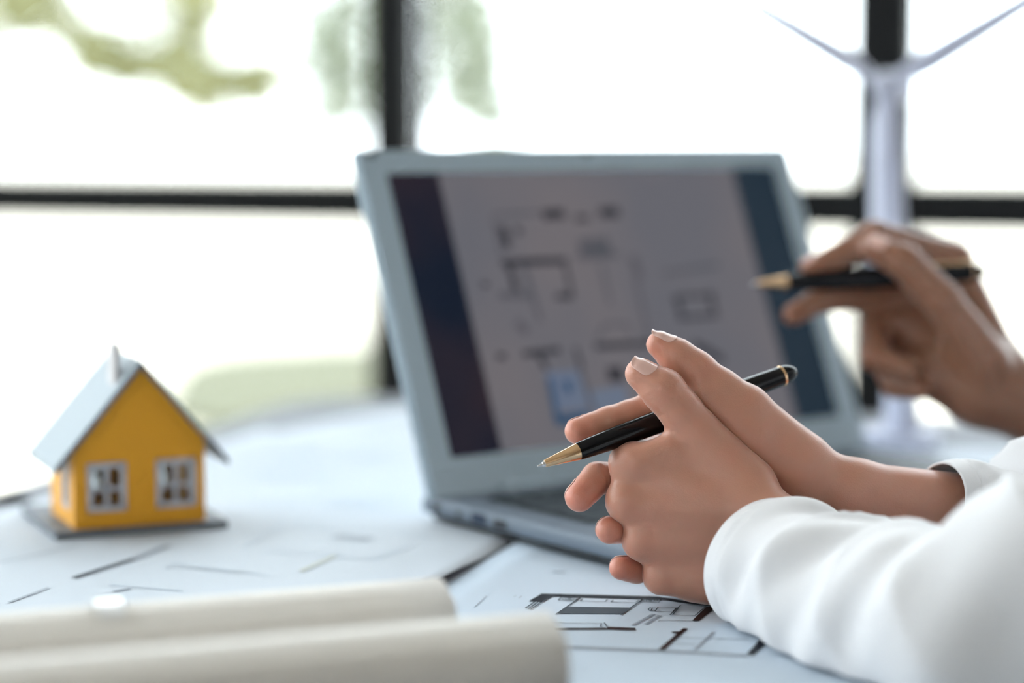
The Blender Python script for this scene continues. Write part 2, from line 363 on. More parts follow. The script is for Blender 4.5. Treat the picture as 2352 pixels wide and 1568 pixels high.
inks('printed_band', [z8((340, 655), (1400, 700), (2340, 752), (2340, 778), (1400, 727), (340, 690)), z8((1965, 520), (2005, 522), (1815, 705), (1775, 702))], ZI-0.0001, M['inkgrey'], big)
lines = []
def ln(*pts, w0=0.0006, closed=False):
    q = z8(*pts); q = q+[q[0]] if closed else q
    for i in range(len(q)-1): lines.append(stroke(q[i], q[i+1], w0))
ln((600, 165), (345, 340), w0=.0009); ln((1245, 185), (1020, 345), w0=.0009)
ln((625, 180), (600, 200), (855, 208), (885, 184)); ln((945, 190), (918, 210), (1180, 215), (1212, 190))
ln((410, 155), (600, 162), (560, 197), (370, 190), closed=True); ln((1245, 180), (1445, 186), (1410, 216), (1225, 210), closed=True)
ln((1650, 240), (1905, 258), (1795, 350), (1530, 345), closed=True); ln((1410, 265), (1600, 270), (1560, 315), (1375, 307), closed=True); ln((1620, 275), (1560, 340))
ln((1410, 412), (1440, 402), (1760, 406)); ln((230, 424), (820, 432), (810, 470)); ln((850, 425), (880, 470)); ln((340, 480), (860, 474))
for (cx, cy) in ((490, 178), (1330, 197)):
    for rx_, ry_ in ((75, 15), (48, 9)): ln(*[(cx+rx_*math.cos(i*math.pi/8), cy+ry_*math.sin(i*math.pi/8)) for i in range(16)], closed=True, w0=.00045)
    ln((cx-20, cy-8), (cx+20, cy+8)); ln((cx+15, cy-8), (cx-15, cy+8))
ln((1380, 305), (1330, 300), (1305, 288), (1330, 268), (1390, 264)); ln((1350, 275), (1335, 300))
ln((130, 205), (30, 275), w0=.0008); ln((165, 207), (60, 285), w0=.0008); ln((200, 208), (85, 290), w0=.0008); ln((300, 155), (190, 215), w0=.0008)
ln((2140, 425), (2210, 405), w0=.0025); ln((2190, 385), (2330, 335), w0=.002); ln((1560, 580), (2350, 600)); ln((1590, 640), (1800, 655))
inks('printed_lines', lines, ZI+0.0001, M['inkslate'], big, True)
txt = []
for i in range(10):
    u0 = 1150+i*22; v0 = 450-i*12.0
    txt.append(stroke(T(*Z8(u0, v0)), T(*Z8(u0+14, v0-9)), .0022))
for i in range(7):
    u0 = 1280+i*22; v0 = 440-i*14.0
    txt.append(stroke(T(*Z8(u0, v0)), T(*Z8(u0+14, v0-9)), .0022))
for a, b_ in (((1270, 1316), (1300, 1318)), ((1180, 1374), (1186, 1371)), ((1192, 1377), (1199, 1372)), ((1090, 1398), (1118, 1372))): txt.append(stroke(T(*a), T(*b_), .002 if a[1] < 1320 else .0006))
inks('printed_text', txt, ZI, M['inkgrey'], big, True)
ZL = 0.0021
lw = []
for a, b_, w_ in (((170, 1335), (308, 1291), .0042),): lw.append(stroke(T(*a), T(*b_), w_))
inks('printed_wall', lw, ZL, M['inkslate'], left)
lw = [stroke(T(*a), T(*b_), w_) for a, b_, w_ in (((308, 1291), (388, 1260), .004), ((20, 1392), (112, 1358), .002), ((770, 1238), (852, 1246), .012), ((0, 1300), (180, 1260), .0012), ((260, 1366), (300, 1360), .003), ((380, 1310), (560, 1322), .0012))]
inks('printed_line', lw, ZL, M['inkgrey'], left)
lw = [stroke(T(*a), T(*b_), .0016) for a, b_ in (((560, 1265), (640, 1215)), ((640, 1215), (900, 1225)), ((900, 1225), (990, 1240)), ((600, 1270), (860, 1292)), ((860, 1292), (940, 1262)), ((390, 1300), (620, 1330)), ((250, 1350), (420, 1365)), ((560, 1100), (800, 1110)), ((620, 1060), (900, 1075)), ((560, 1160), (930, 1150)), ((700, 1010), (740, 1120)), ((0, 1220), (130, 1190)), ((850, 1010), (930, 1030)))]
lw += [stroke(T(*a), T(*b_), w_) for a, b_, w_ in (((790, 1040), (880, 1046), .02), ((600, 1090), (690, 1092), .016), ((770, 1160), (870, 1166), .012), ((640, 1050), (690, 1052), .02))]
inks('printed_line', lw, ZL, M['inkpale'], left)
inks('printed_line', [stroke(T(690, 1320), T(772, 1283), .003)], ZL, M['inkolive'], left)

# ------------------------------------------------------------------ rolled drawings
def roll(label, end, direction, r, length, m, turns=3.2):
    """a rolled sheet: spiral section, axis from the right end towards -direction"""
    d = N(direction); side = N(np.cross(d, Z3)); n = 150; V = []; F = []; prof = []
    for i in range(n):
        t = i/(n-1); th = turns*2*math.pi*t - 0.5; rr = r*(0.70+0.30*t); prof.append((rr*math.cos(th), rr*math.sin(th)))
    L = 16
    for j in range(L+1):
        c = np.asarray(end)-d*length*j/L
        for a, b_ in prof: V.append(c+side*a+Z3*(b_+r))
    for j in range(L):
        for i in range(n-1): k = j*n+i; F.append((k, k+1, k+n+1, k+n))
    ob = mesh('rolled_drawing', V, F, m, None, smooth=True)
    s = ob.modifiers.new('t', 'SOLIDIFY'); s.thickness = 0.0003
    return tag(ob, label, 'paper roll')
def rollpoint(px, ytop, d, r):
    q = P(px, ytop, d); return np.array([q[0], q[1], TZ+0.0022])
RD = np.array([0.927, 0.375, 0])
roll('cream paper roll nearest the camera, with its open end beside the printed plan', rollpoint(1262, 1420, 0.905, .0215), RD, 0.0215, 0.62, M['roll'])
r2 = roll('cream paper roll lying behind the nearest roll, in front of the yellow house', rollpoint(1012, 1330, 0.972, .0215), RD, 0.0215, 0.60, M['roll'])
M['tape'] = mat('clear_tape', (0.9, 0.9, 0.9), 0.12, coat=1.0)
def tape_on(rl, end, px, r):
    d = N(RD); side = N(np.cross(d, Z3)); best = min(np.linspace(0, .6, 400), key=lambda t: abs(1176+FPX*((end-d*t)[0])/np.dot(end-d*t+Z3*r-CAM, FW)-px))
    V, F = [], []
    for j in range(5):
        for i in range(9):
            th = math.radians(55+8*i); V.append(end-d*(best+.011*(j/4-.5))+side*(r+.0005)*math.cos(th)+Z3*(r+(r+.0005)*math.sin(th)))
    for j in range(4):
        for i in range(8): k = j*9+i; F.append((k, k+1, k+10, k+9))
    mesh('tape', V, F, M['tape'], rl, smooth=True)
tape_on(r2, rollpoint(1012, 1330, 0.972, .0215), 245, .0215)

# ------------------------------------------------------------------ laptop
yaw, lean = math.radians(53.685), math.radians(22.256)
Hh = np.array([math.sin(yaw), math.cos(yaw), 0]); Hb = np.array([-math.cos(yaw), math.sin(yaw), 0])     # along the hinge, to the back
Lu = Hb*math.sin(lean)+Z3*math.cos(lean); Ln = np.cross(Hh, Lu)                                          # up the lid, out of the screen
if Ln[1] > 0: Ln = -Ln
scl = 0.327/0.344
BL = CAM+np.array([-0.0394, 1.4083, -0.2147])*scl          # lower left corner of the display
DW, DH = 0.327, 0.184; BZ, BT, CHIN = 0.020, 0.017, 0.0238
lid0 = BL-Hh*BZ-Lu*CHIN                                   # lower left corner of the lid
LW, LL = DW+2*BZ, DH+BT+CHIN
lap = empty('laptop', np.array([lid0[0], lid0[1], TZ]))
deck_top = lid0[2]-TZ+0.001; deck_bot = deck_top-0.0105; BD = 0.212
base_o = np.array([lid0[0], lid0[1], TZ])
base = boxes('base', base_o, Hh, -Hb, Z3, [((0, -0.012, deck_bot), (LW, BD, deck_top))], M['deck'], lap, 0.0035, 3)
hull = boxes('underside', base_o, Hh, -Hb, Z3, [((0.003, -.004, 0.0032), (LW-.003, BD-.004, deck_bot))], M['dark'], lap, 0.002)
for a in (0.04, LW-0.04):
    for b_ in (0.02, BD-0.04): lathe('rubber_foot', base_o+Hh*a-Hb*b_+Z3*0.0022, (0, 0, 1), [(0, .007), (.003, .007)], M['dark'], hull, 20)
well = boxes('keyboard_well', base_o, Hh, -Hb, Z3, [((0.022, 0.022, deck_top-.0005), (LW-.022, 0.125, deck_top+.0003))], M['port'], base)
pitch_x = (LW-.048)/15
k0 = None
for row in range(6):
    xs = [i*pitch_x for i in range(15)]
    spans = [(x, pitch_x) for x in xs]
    if row == 5: spans = [(i*pitch_x, pitch_x) for i in range(4)]+[(4*pitch_x, 5*pitch_x)]+[(i*pitch_x, pitch_x) for i in range(9, 15)]
    for x, wd in spans:
        ko = base_o+Hh*(0.024+x)-Hb*(0.0235+row*0.0168)+Z3*(deck_top+.0003)
        if wd == pitch_x and k0 is not None:
            c = k0.copy(); COL.objects.link(c); c.parent = base
            c.location = [float(q) for q in (ko-k0o)]
        else:
            kk = boxes('key', ko, Hh, -Hb, Z3, [((0.001, 0.001, 0), (wd-.001, 0.0158, 0.0016))], M['key'], base, 0.0006, 1)
            if wd == pitch_x: k0, k0o = kk, ko
boxes('touchpad', base_o, Hh, -Hb, Z3, [((LW/2-.06, 0.135, deck_top-.0003), (LW/2+.04, 0.20, deck_top+.0003))], M['bezel'], base)
for y0, y1, z0, z1, mm in ((0.002, 0.009, .003, .008, 'port'), (0.026, 0.031, .003, .0065, 'port'), (0.042, 0.056, .002, .0082, 'portblue'), (0.064, 0.076, .0025, .0072, 'port')):
    boxes('port', base_o, -Hh, -Hb, Z3, [((-.001, y0, deck_bot+z0), (.0004, y1, deck_bot+z1))], M[mm], base)
lid = boxes('lid', lid0, Hh, Lu, Ln, [((0, -0.004, -.0075), (LW, LL, 0))], M['silver'], lap, 0.0055, 4)
bzl = boxes('bezel', lid0, Hh, Lu, Ln, [((.0015, 0, 0), (LW-.0015, CHIN, .0013)), ((.0015, LL-BT, 0), (LW-.0015, LL-.0015, .0013)), ((.0015, CHIN, 0), (BZ, LL-BT, .0013)), ((LW-BZ, CHIN, 0), (LW-.0015, LL-BT, .0013))], M['bezel'], lid)
def screen_mat(name, c1, c2, scale, s=1.0):
    m = mat(name, (0.01, 0.01, 0.012), 0.4, spec=0.05); nt = m.node_tree; b = nt.nodes['Principled BSDF']
    tc = nt.nodes.new('ShaderNodeTexCoord'); n = nt.nodes.new('ShaderNodeTexNoise'); n.inputs['Scale'].default_value = scale; n.inputs['Detail'].default_value = 2
    nt.links.new(tc.outputs['Object'], n.inputs['Vector'])
    rp = nt.nodes.new('ShaderNodeValToRGB'); rp.color_ramp.elements[0].position = .35; rp.color_ramp.elements[1].position = .65
    rp.color_ramp.elements[0].color = (*c1, 1); rp.color_ramp.elements[1].color = (*c2, 1)
    nt.links.new(n.outputs['Fac'], rp.inputs[0]); nt.links.new(rp.outputs[0], b.inputs['Emission Color']); b.inputs['Emission Strength'].default_value = s
    return m
SM = {'page': screen_mat('screen_page', (.125, .125, .145), (.150, .138, .150), 9), 'navy': screen_mat('screen_navy_reflection', (.003, .007, .018), (.022, .014, .020), 10), 'slate': screen_mat('screen_slate', (.010, .022, .036), (.014, .027, .042), 10),  # the brown mixed into navy is a blurred reflection put into the emission
      'mark': screen_mat('screen_mark', (.020, .022, .030), (.035, .033, .040), 30), 'soft': screen_mat('screen_soft_mark', (.075, .078, .092), (.095, .090, .105), 30), 'blue': screen_mat('screen_blue', (.015, .06, .13), (.03, .08, .16), 20), 'pblue': screen_mat('screen_pale_blue', (.12, .15, .22), (.13, .16, .22), 20)}
so = BL+Ln*0.0004
def spanel(name, m, rects, lift, parent):
    items = [((x0*DW, (1-y1)*DH, 0), (x1*DW, (1-y0)*DH, lift)) for x0, y0, x1, y1 in rects]
    return boxes(name, so, Hh, Lu, Ln, items, m, parent)
screen = spanel('screen', SM['page'], [(0, 0, 1, 1)], 0.0002, lid)
# display coordinates (0..1 across, 0..1 down), read off the picture with the display's own perspective
src = np.array([[885, 400], [1775, 385], [1925, 955], [1035, 1052]], float); dst = np.array([[0, 0], [1, 0], [1, 1], [0, 1]], float)
A = []
for (x, y), (u, v) in zip(src, dst): A += [[x, y, 1, 0, 0, 0, -u*x, -u*y, -u], [0, 0, 0, x, y, 1, -v*x, -v*y, -v]]
HM = np.linalg.svd(np.array(A))[2][-1].reshape(3, 3)
def duv(x, y): q = HM@np.array([x, y, 1.0]); return q[0]/q[2], q[1]/q[2]
def squads(name, m, quads, lift):
    for q in quads: mesh(name, [so+Hh*u*DW+Lu*(1-v)*DH+Ln*lift for u, v in q], [(0, 1, 2, 3)], m, screen)
def sr(x0, y0, x1, y1):
    """a rectangle on the display spanned by two picture points"""
    a, b_ = duv(x0, y0), duv(x1, y1); return [(a[0], a[1]), (b_[0], a[1]), (b_[0], b_[1]), (a[0], b_[1])]
uL = duv(1003, 398)[0]; uR = duv(1680, 388)[0]
squads('screen_sidebar', SM['navy'], [[(0, 0), (uL, 0), (uL, 1), (0, 1)]], .0004)
squads('screen_sidebar', SM['slate'], [[(uR, 0), (1, 0), (1, 1), (uR, 1)]], .0004)
def bar(x0, y0, x1, y1, wpx):
    a, b_ = np.array(duv(x0, y0)), np.array(duv(x1, y1)); a = a*[DW, DH]; b_ = b_*[DW, DH]; d = (b_-a)/np.linalg.norm(b_-a); s = np.array([-d[1], d[0]])*wpx/3.5/1000/2
    return [tuple(q/[DW, DH]) for q in (a-s, b_-s, b_+s, a+s)]
squads('screen_drawing', SM['mark'], [bar(1150, 520, 1165, 570, 22), bar(1185, 522, 1192, 540, 16), bar(1150, 605, 1300, 600, 16), bar(1165, 605, 1185, 670, 16), bar(1295, 600, 1312, 680, 10), bar(1275, 682, 1315, 682, 14), bar(1245, 495, 1295, 492, 24), bar(1320, 503, 1350, 502, 14), bar(1375, 490, 1420, 488, 24),
       bar(1545, 685, 1640, 678, 10), bar(1558, 732, 1645, 725, 10), bar(1552, 680, 1566, 735, 14), bar(1628, 672, 1643, 730, 14), bar(1200, 815, 1285, 805, 14), bar(1235, 815, 1255, 850, 14), bar(1395, 862, 1430, 860, 34), bar(1320, 800, 1335, 850, 10), bar(1365, 797, 1500, 790, 14), bar(1140, 820, 1160, 820, 14), bar(1105, 655, 1120, 655, 12), bar(1590, 790, 1660, 830, 20)], .0006)
squads('screen_drawing', SM['soft'], [bar(1130, 500, 1150, 590, 8), bar(1130, 495, 1240, 490, 8), bar(1200, 610, 1240, 740, 14), bar(1145, 680, 1215, 680, 16), bar(1380, 610, 1400, 700, 10), bar(1450, 590, 1470, 640, 26), bar(1460, 640, 1490, 790, 12), bar(1330, 575, 1400, 570, 50), bar(1520, 630, 1650, 610, 10), bar(1370, 780, 1385, 750, 8), bar(1385, 748, 1440, 745, 8), bar(1440, 745, 1450, 775, 8), bar(1330, 850, 1365, 950, 12), bar(1185, 740, 1210, 765, 24), bar(1320, 590, 1420, 585, 12)], .0006)
squads('screen_drawing', SM['pblue'], [bar(1260, 900, 1340, 895, 90), bar(1350, 930, 1440, 915, 60)], .0005)
squads('screen_drawing', SM['blue'], [bar(1260, 870, 1278, 965, 14), bar(1275, 968, 1350, 955, 20), bar(1295, 890, 1310, 888, 26)], .0007)
def bump_at(px, py):
    v = FW+RT*(px-1176)/FPX+UP*(784-py)/FPX; t = np.dot(lid0-CAM, Ln)/np.dot(v, Ln); q = CAM+v*t
    lathe('rubber_bumper', q, Ln, [(0, .0028), (.0022, .0026), (.0026, .002)], M['dark'], bzl, 20)
for q in ((850, 356), (1345, 352), (1035, 1150)): bump_at(*q)
for a in (0.05, LW-0.09): lathe('hinge', lid0+Hh*a-Z3*0.001, Hh, [(0, .006), (.04, .006)], M['silver'], lap, 20)
tag(lap, 'open silver laptop showing a floor plan, standing on the plan sheets', 'laptop')

# ------------------------------------------------------------------ small yellow house
hA = T(172, 1225, .004); hB = T(472, 1203, .004); HX = N((hB-hA)*[1, 1, 0]); HY = np.array([-HX[1], HX[0], 0])
hw = np.linalg.norm((hB-hA)[:2]); hd = 0.064; zb = 0.0022
ho = np.array([hA[0], hA[1], TZ+zb]); eav, apx = 0.0525, 0.098
hs = empty('model_house', ho+HX*hw/2+HY*hd/2)
boxes('base_plate', ho, HX, HY, Z3, [((-.0125, -.006, 0), (hw+.0125, hd+.03, .004))], M['hgrey'], hs, 0.0006)
sl = (apx-eav)/(hw/2)
wins = [(0.0085, 0.0295, 0.0145, 0.041), (hw-.0285, hw-.0065, 0.0145, 0.041)]
def gable(name, y0):
    """a gable wall of 2 mm with two window holes, as plates round the holes"""
    V, F = [], []
    xs = sorted({0, hw/2, hw, *[q for w_ in wins for q in w_[:2]]}); zs = [0.004, wins[0][2], wins[0][3], eav]
    def quad(q):
        k = len(V)
        for y in (y0, y0+.002): V.extend([ho+HX*a+HY*y+Z3*b_ for a, b_ in q])
        n = len(q); F.append(tuple(range(k, k+n))); F.append(tuple(range(k+2*n-1, k+n-1, -1)))
        for i in range(n): F.append((k+i, k+(i+1) % n, k+n+(i+1) % n, k+n+i))
    for i in range(len(xs)-1):
        for j in range(3):
            if j == 1 and any(w_[0]-1e-6 <= xs[i] and xs[i+1] <= w_[1]+1e-6 for w_ in wins): continue
            quad([(xs[i], zs[j]), (xs[i+1], zs[j]), (xs[i+1], zs[j+1]), (xs[i], zs[j+1])])
    quad([(0, eav), (hw, eav), (hw/2, apx)])
    ob = mesh(name, V, F, M['house'], hs); fixn(ob); return ob
for y0 in (0, hd-.002):
    g = gable('gable_wall', y0)
    for x0, x1, z0, z1 in wins:
        f = boxes('window', ho, HX, HY, Z3, [((x0-.001, y0-.001, z0-.001), (x0+.0022, y0+.0028, z1+.001)), ((x1-.0022, y0-.001, z0-.001), (x1+.001, y0+.0028, z1+.001)), ((x0, y0-.001, z0-.001), (x1, y0+.0028, z0+.002)), ((x0, y0-.001, z1-.002), (x1, y0+.0028, z1+.001)), (((x0+x1)/2-.0012, y0-.0005, z0), ((x0+x1)/2+.0012, y0+.0025, z1)), ((x0, y0-.0005, z0+.011), (x1, y0+.0025, z0+.0132))], M['hframe'], hs)
        for a, b_ in ((x0, (x0+x1)/2), ((x0+x1)/2, x1)):
            for c, d_ in ((z0, z0+.012), (z0+.012, z1)): boxes('pane', ho, HX, HY, Z3, [((a, y0+.0008, c), (b_, y0+.0012, d_))], M['glass'], f)
lw_w = (0.014, 0.030, 0.0145, 0.041)
for x0, nm in ((0, 'side_wall'), (hw-.002, 'side_wall')):
    a, b_, c, d_ = lw_w
    boxes(nm, ho, HX, HY, Z3, [((x0, .002, .004), (x0+.002, a, eav)), ((x0, a, .004), (x0+.002, b_, c)), ((x0, a, d_), (x0+.002, b_, eav)), ((x0, b_, .004), (x0+.002, hd-.002, eav))], M['house'], hs)
    f = boxes('window', ho, HX, HY, Z3, [((x0-.0006, a-.001, c-.001), (x0+.0026, a+.002, d_+.001)), ((x0-.0006, b_-.002, c-.001), (x0+.0026, b_+.001, d_+.001)), ((x0-.0006, a, c-.001), (x0+.0026, b_, c+.002)), ((x0-.0006, a, d_-.002), (x0+.0026, b_, d_+.001)), ((x0-.0004, (a+b_)/2-.001, c), (x0+.0024, (a+b_)/2+.001, d_))], M['hframe'], hs)
ov, rt = 0.0125, 0.003
for s in (-1, 1):
    xe = hw/2+s*(hw/2+ov); ze = apx-sl*(hw/2+ov)
    pts = [ho+HX*(hw/2)-HY*.007+Z3*apx, ho+HX*xe-HY*.007+Z3*ze, ho+HX*xe-HY*.007+Z3*(ze+rt*1.25), ho+HX*(hw/2)-HY*.007+Z3*(apx+rt*1.25)]
    rp_ = prism('roof_panel', pts, HY*(hd+.014), M['roof'], hs)
    tr = prism('barge_board', [q-HY*.0012-Z3*.0006 for q in pts], HY*.0013, M['hgrey'], rp_)
boxes('chimney', ho, HX, HY, Z3, [((.0255, .004, apx-.022), (.0295, .020, apx+.0125))], M['chim'], hs, .0004)
tag(hs, 'small yellow model house with grey roof and chimney on plan sheet', 'model house')

# ------------------------------------------------------------------ model wind turbine
tb = T(2072, 1022, .002); wt = empty('model_wind_turbine', np.array([tb[0], tb[1], TZ+.0016]))
wo = np.array([tb[0], tb[1], TZ+.0016])
boxes('base_plate', wo, RR, RB, Z3, [((-.03, -.028, 0), (.026, .03, .011))], M['white'], wt, .0015)
hubz = 0.279; tdir = N(P(2040, 180, tb[1]+.0)-P(2078, 900, tb[1])); tdir = N(np.array([tdir[0], 0, tdir[2]]))
lathe('tower', wo+Z3*.011, tdir, [(0, .0135), (.05, .0110), (.15, .0080), (.250, .0058)], M['white'], wt)
hub = wo+Z3*.011+tdir*.254
nd = N(np.array([-0.45, -0.89, 0.04]))                    # the rotor faces left and towards the camera
lathe('nacelle', hub+nd*.012, -nd, [(0, .009), (.006, .0115), (.03, .012), (.044, .010), (.047, .005)], M['white'], wt)
lathe('hub', hub+nd*.012, nd, [(0, .009), (.006, .0085), (.012, .006), (.015, .002)], M['white'], wt)
rxs = N(np.cross(nd, Z3)); rup = np.cross(rxs, nd)
if rxs[0] < 0: rxs = -rxs
for ang in (150, 30, 270):
    a = math.radians(ang); d = rxs*math.cos(a)+rup*math.sin(a); e_ = np.cross(nd, d); V = []; F = []
    c0 = hub+nd*.017
    Ls = 0.165; n = 14
    for i in range(n+1):
        t = i/n; ch = (0.0055+0.0165*min(1, t*6)*(1-t)**0.7) if t > 0 else .0045; th_ = .0028*(1-t)+.0006; tw = math.radians(38-18*t)
        ce = e_*math.cos(tw)+nd*math.sin(tw); cn = -e_*math.sin(tw)+nd*math.cos(tw); c = c0+d*(.004+Ls*t)
        for k in range(10):
            q = 2*math.pi*k/10; V.append(c+ce*(ch*.5*math.cos(q)-ch*.12)+cn*th_*math.sin(q))
    for i in range(n):
        for k in range(10): F.append((i*10+k, i*10+(k+1) % 10, (i+1)*10+(k+1) % 10, (i+1)*10+k))
    F.append(tuple(range(9, -1, -1))); F.append(tuple(n*10+k for k in range(10)))
    b3 = mesh('blade', V, F, M['white'], wt, smooth=True); fixn(b3)
tag(wt, 'white model wind turbine behind the raised hand, in front of the window post', 'model turbine')

# ------------------------------------------------------------------ pens
def pen(label, tip, end, clip=None, fat=1.0):
    tip, end = np.asarray(tip), np.asarray(end); a = N(end-tip); L = np.linalg.norm(end-tip); k = L/0.1375
    e = empty('ballpoint_pen', (tip+end)/2)
    lathe('nib', tip, a, [(0, .0002), (.0006, .0005), (.0028, .0008), (.003, .0011), (.0055, .0016)], M['chrome'], e)
    lathe('tip_cone', tip+a*.0042, a, [(0, .0016), (.0006, .0019), (.018, .0042), (.0186, .0043)], M['gold'], e)
    m0 = .0228; m1 = .1285*k
    lathe('barrel', tip+a*m0, a, [(t_, r_*fat) for t_, r_ in [(0, .0043), (.001, .0045), (.018, .0053), ((m1-m0)*.45, .0060), ((m1-m0)*.62, .0060), ((m1-m0)*.9, .0054), (m1-m0, .0051)]], M['penblack'], e, 48)
    lathe('ring', tip+a*m1, a, [(0, .0052), (.0003, .0054), (.0012, .0054), (.0015, .0051)], M['gold'], e, 48)
    q = L-m1-.0015
    lathe('cap_dome', tip+a*(m1+.0015), a, [(q*(1-math.cos(t)) if False else q*math.sin(t), .005*math.cos(t)+.0001) for t in np.linspace(0, math.pi/2, 9)], M['penblack'], e, 48)
    if clip is not None:
        u = N(np.asarray(clip)-a*np.dot(clip, a)); s = np.cross(a, u)
        boxes('clip', tip+a*(m1+.001), -a, s, u, [((0, -.0016, .005), (.042, .0016, .0075)), ((0, -.0016, .0), (.003, .0016, .0072))], M['gold'], e, .0006)
    return tag(e, label, 'pen')
PT, PE = P(1234, 1071, 1.086), P(1829, 851, 1.146)
pen('black pen with rose gold tip held in the clasped hands', PT, PE)

# ------------------------------------------------------------------ hands: smooth-blended bones meshed with surface nets
def smin(a, b, k):
    h = np.clip(0.5+0.5*(b-a)/k, 0, 1); return b*(1-h)+a*h-k*h*(1-h)
def rcone(p, a, b, r1, r2):
    ba = b-a; l2 = ba@ba; rr = r1-r2; a2 = l2-rr*rr; il2 = 1/l2
    pa = p-a; y = pa@ba; z = y-l2; x2 = ((pa*l2-y[..., None]*ba)**2).sum(-1); y2 = y*y*l2; z2 = z*z*l2
    k = np.sign(rr)*rr*rr*x2
    d = (np.sqrt(x2*a2*il2)+y*rr)*il2-r1
    c1 = np.sign(z)*a2*z2 > k; c2 = np.sign(y)*a2*y2 < k
    d = np.where(c2, np.sqrt(x2+y2)*il2-r1, d); d = np.where(c1, np.sqrt(x2+z2)*il2-r2, d)
    return d
class Hand:
    """groups of rounded cones in mm; each group blends inside with ki, and onto the body with ko"""
    def __init__(s): s.g = []; s.tints = []
    def add(s, cones, ki, ko): s.g.append((cones, ki, ko)); return s
    def ev(s, p):
        tot = None
        for cones, ki, ko in s.g:
            d = None
            for a, b, r1, r2 in cones:
                q = rcone(p, a, b, r1, r2); d = q if d is None else smin(d, q, ki)
            tot = d if tot is None else smin(tot, d, ko)
        return tot
    def bounds(s):
        lo = np.full(3, 1e9); hi = -lo
        for cones, _, _ in s.g:
            for a, b, r1, r2 in cones:
                lo = np.minimum(lo, np.minimum(a-r1, b-r2)); hi = np.maximum(hi, np.maximum(a+r1, b+r2))
        return lo-4, hi+4
    def grid(s, h):
        lo, hi = s.bounds(); n = np.ceil((hi-lo)/h).astype(int)+1
        ax = [lo[i]+h*np.arange(n[i]) for i in range(3)]; tot = np.full(tuple(n), 60.0)
        for cones, ki, ko in s.g:
            d = np.full(tuple(n), 60.0)
            for a, b, r1, r2 in cones:
                m = max(r1, r2)+max(ki, ko)+3*h
                i0 = np.maximum(0, ((np.minimum(a, b)-m-lo)/h).astype(int)); i1 = np.minimum(n, ((np.maximum(a, b)+m-lo)/h).astype(int)+2)
                sl_ = tuple(slice(i0[i], i1[i]) for i in range(3))
                X, Y, Z = np.meshgrid(ax[0][sl_[0]], ax[1][sl_[1]], ax[2][sl_[2]], indexing='ij')
                d[sl_] = smin(d[sl_], rcone(np.stack([X, Y, Z], -1), a, b, r1, r2), ki)
            tot = smin(tot, d, ko)
        return tot, lo
def nets(val, lo, h):
    ins = val < 0; n = np.array(val.shape)
    c = [ins[i:n[0]-1+i, j:n[1]-1+j, k:n[2]-1+k] for i in (0, 1) for j in (0, 1) for k in (0, 1)]
    s = sum(q.astype(np.int8) for q in c); act = np.argwhere((s > 0) & (s < 8))
    idx = np.full(tuple(n-1), -1); idx[tuple(act.T)] = np.arange(len(act))
    acc = np.zeros((len(act), 3)); cnt = np.zeros(len(act))
    off = [(i, j, k) for i in (0, 1) for j in (0, 1) for k in (0, 1)]
    for a in off:
        for ax in range(3):
            if a[ax]: continue
            b = list(a); b[ax] = 1
            va = val[tuple((act+a).T)]; vb = val[tuple((act+b).T)]; m = (va < 0) != (vb < 0); t = np.where(m, va/np.where(m, va-vb, 1), 0)
            p = np.tile(np.array(a, float), (len(act), 1)); p[:, ax] = t
            acc[m] += p[m]; cnt[m] += 1
    V = (act+acc/cnt[:, None])*h+lo; F = []
    for ax in range(3):
        u, w_ = [(1, 2), (2, 0), (0, 1)][ax]
        sa = [slice(0, n[i]) for i in range(3)]; sb = list(sa); sa[ax] = slice(0, n[ax]-1); sb[ax] = slice(1, n[ax])
        A_, B_ = ins[tuple(sa)], ins[tuple(sb)]
        for e_, flip in ((A_ & ~B_, False), (~A_ & B_, True)):
            q = np.argwhere(e_)
            q = q[(q[:, u] > 0) & (q[:, w_] > 0) & (q[:, u] < n[u]-1) & (q[:, w_] < n[w_]-1)]
            du = np.zeros(3, int); du[u] = 1; dw = np.zeros(3, int); dw[w_] = 1
            quad = [idx[tuple(r.T)] for r in (q-du-dw, q-dw, q, q-du)]
            if flip: quad = quad[::-1]
            F.append(np.stack(quad, 1))
    F = np.vstack(F); return V, F[(F >= 0).all(1)]
def relax(V, F, it, lam=0.5):
    e = np.vstack([F[:, [0, 1]], F[:, [1, 2]], F[:, [2, 3]], F[:, [3, 0]]]); e = np.vstack([e, e[:, ::-1]])
    deg = np.bincount(e[:, 0], minlength=len(V)).astype(float)
    for _ in range(it):
        s = np.stack([np.bincount(e[:, 0], V[e[:, 1], i], len(V)) for i in range(3)], 1)/deg[:, None]; V = V+(s-V)*lam
    return V
def cp(px, py, dz, d0): return P(px, py, d0+dz/1000)*1000
def hand_mesh(name, H, m, parent, tips, h=1.15, cut=None, disp=None):
    val, lo = H.grid(h); V, F = nets(val, lo, h); V = relax(V, F, 2)
    if disp is not None: V = disp(V)
    V[:, 2] = np.maximum(V[:, 2], (TZ+.0026)*1000)
    tint = np.zeros(len(V))
    for c, r, s in tips: tint = np.maximum(tint, s*np.exp(-((V-c)**2).sum(1)/(r*r)))
    ob = mesh(name, V/1000, F, m, parent, smooth=True); fixn(ob)
    at = ob.data.attributes.new('tint', 'FLOAT', 'POINT'); at.data.foreach_set('value', tint.astype(np.float32))
    return ob
def chain(pts, radii, ease=True):
    """bone chain with slightly waisted segments"""
    out = []
    for i in range(len(pts)-1):
        a, b, r1, r2 = pts[i], pts[i+1], radii[i], radii[i+1]; m = (a+b)/2; rm = (r1+r2)/2*(0.95 if ease else 1)
        out += [(a, m, r1, rm), (m, b, rm, r2)]
    return out
def camdir(x, y, z): return N(RT*x+UP*y+FW*z)
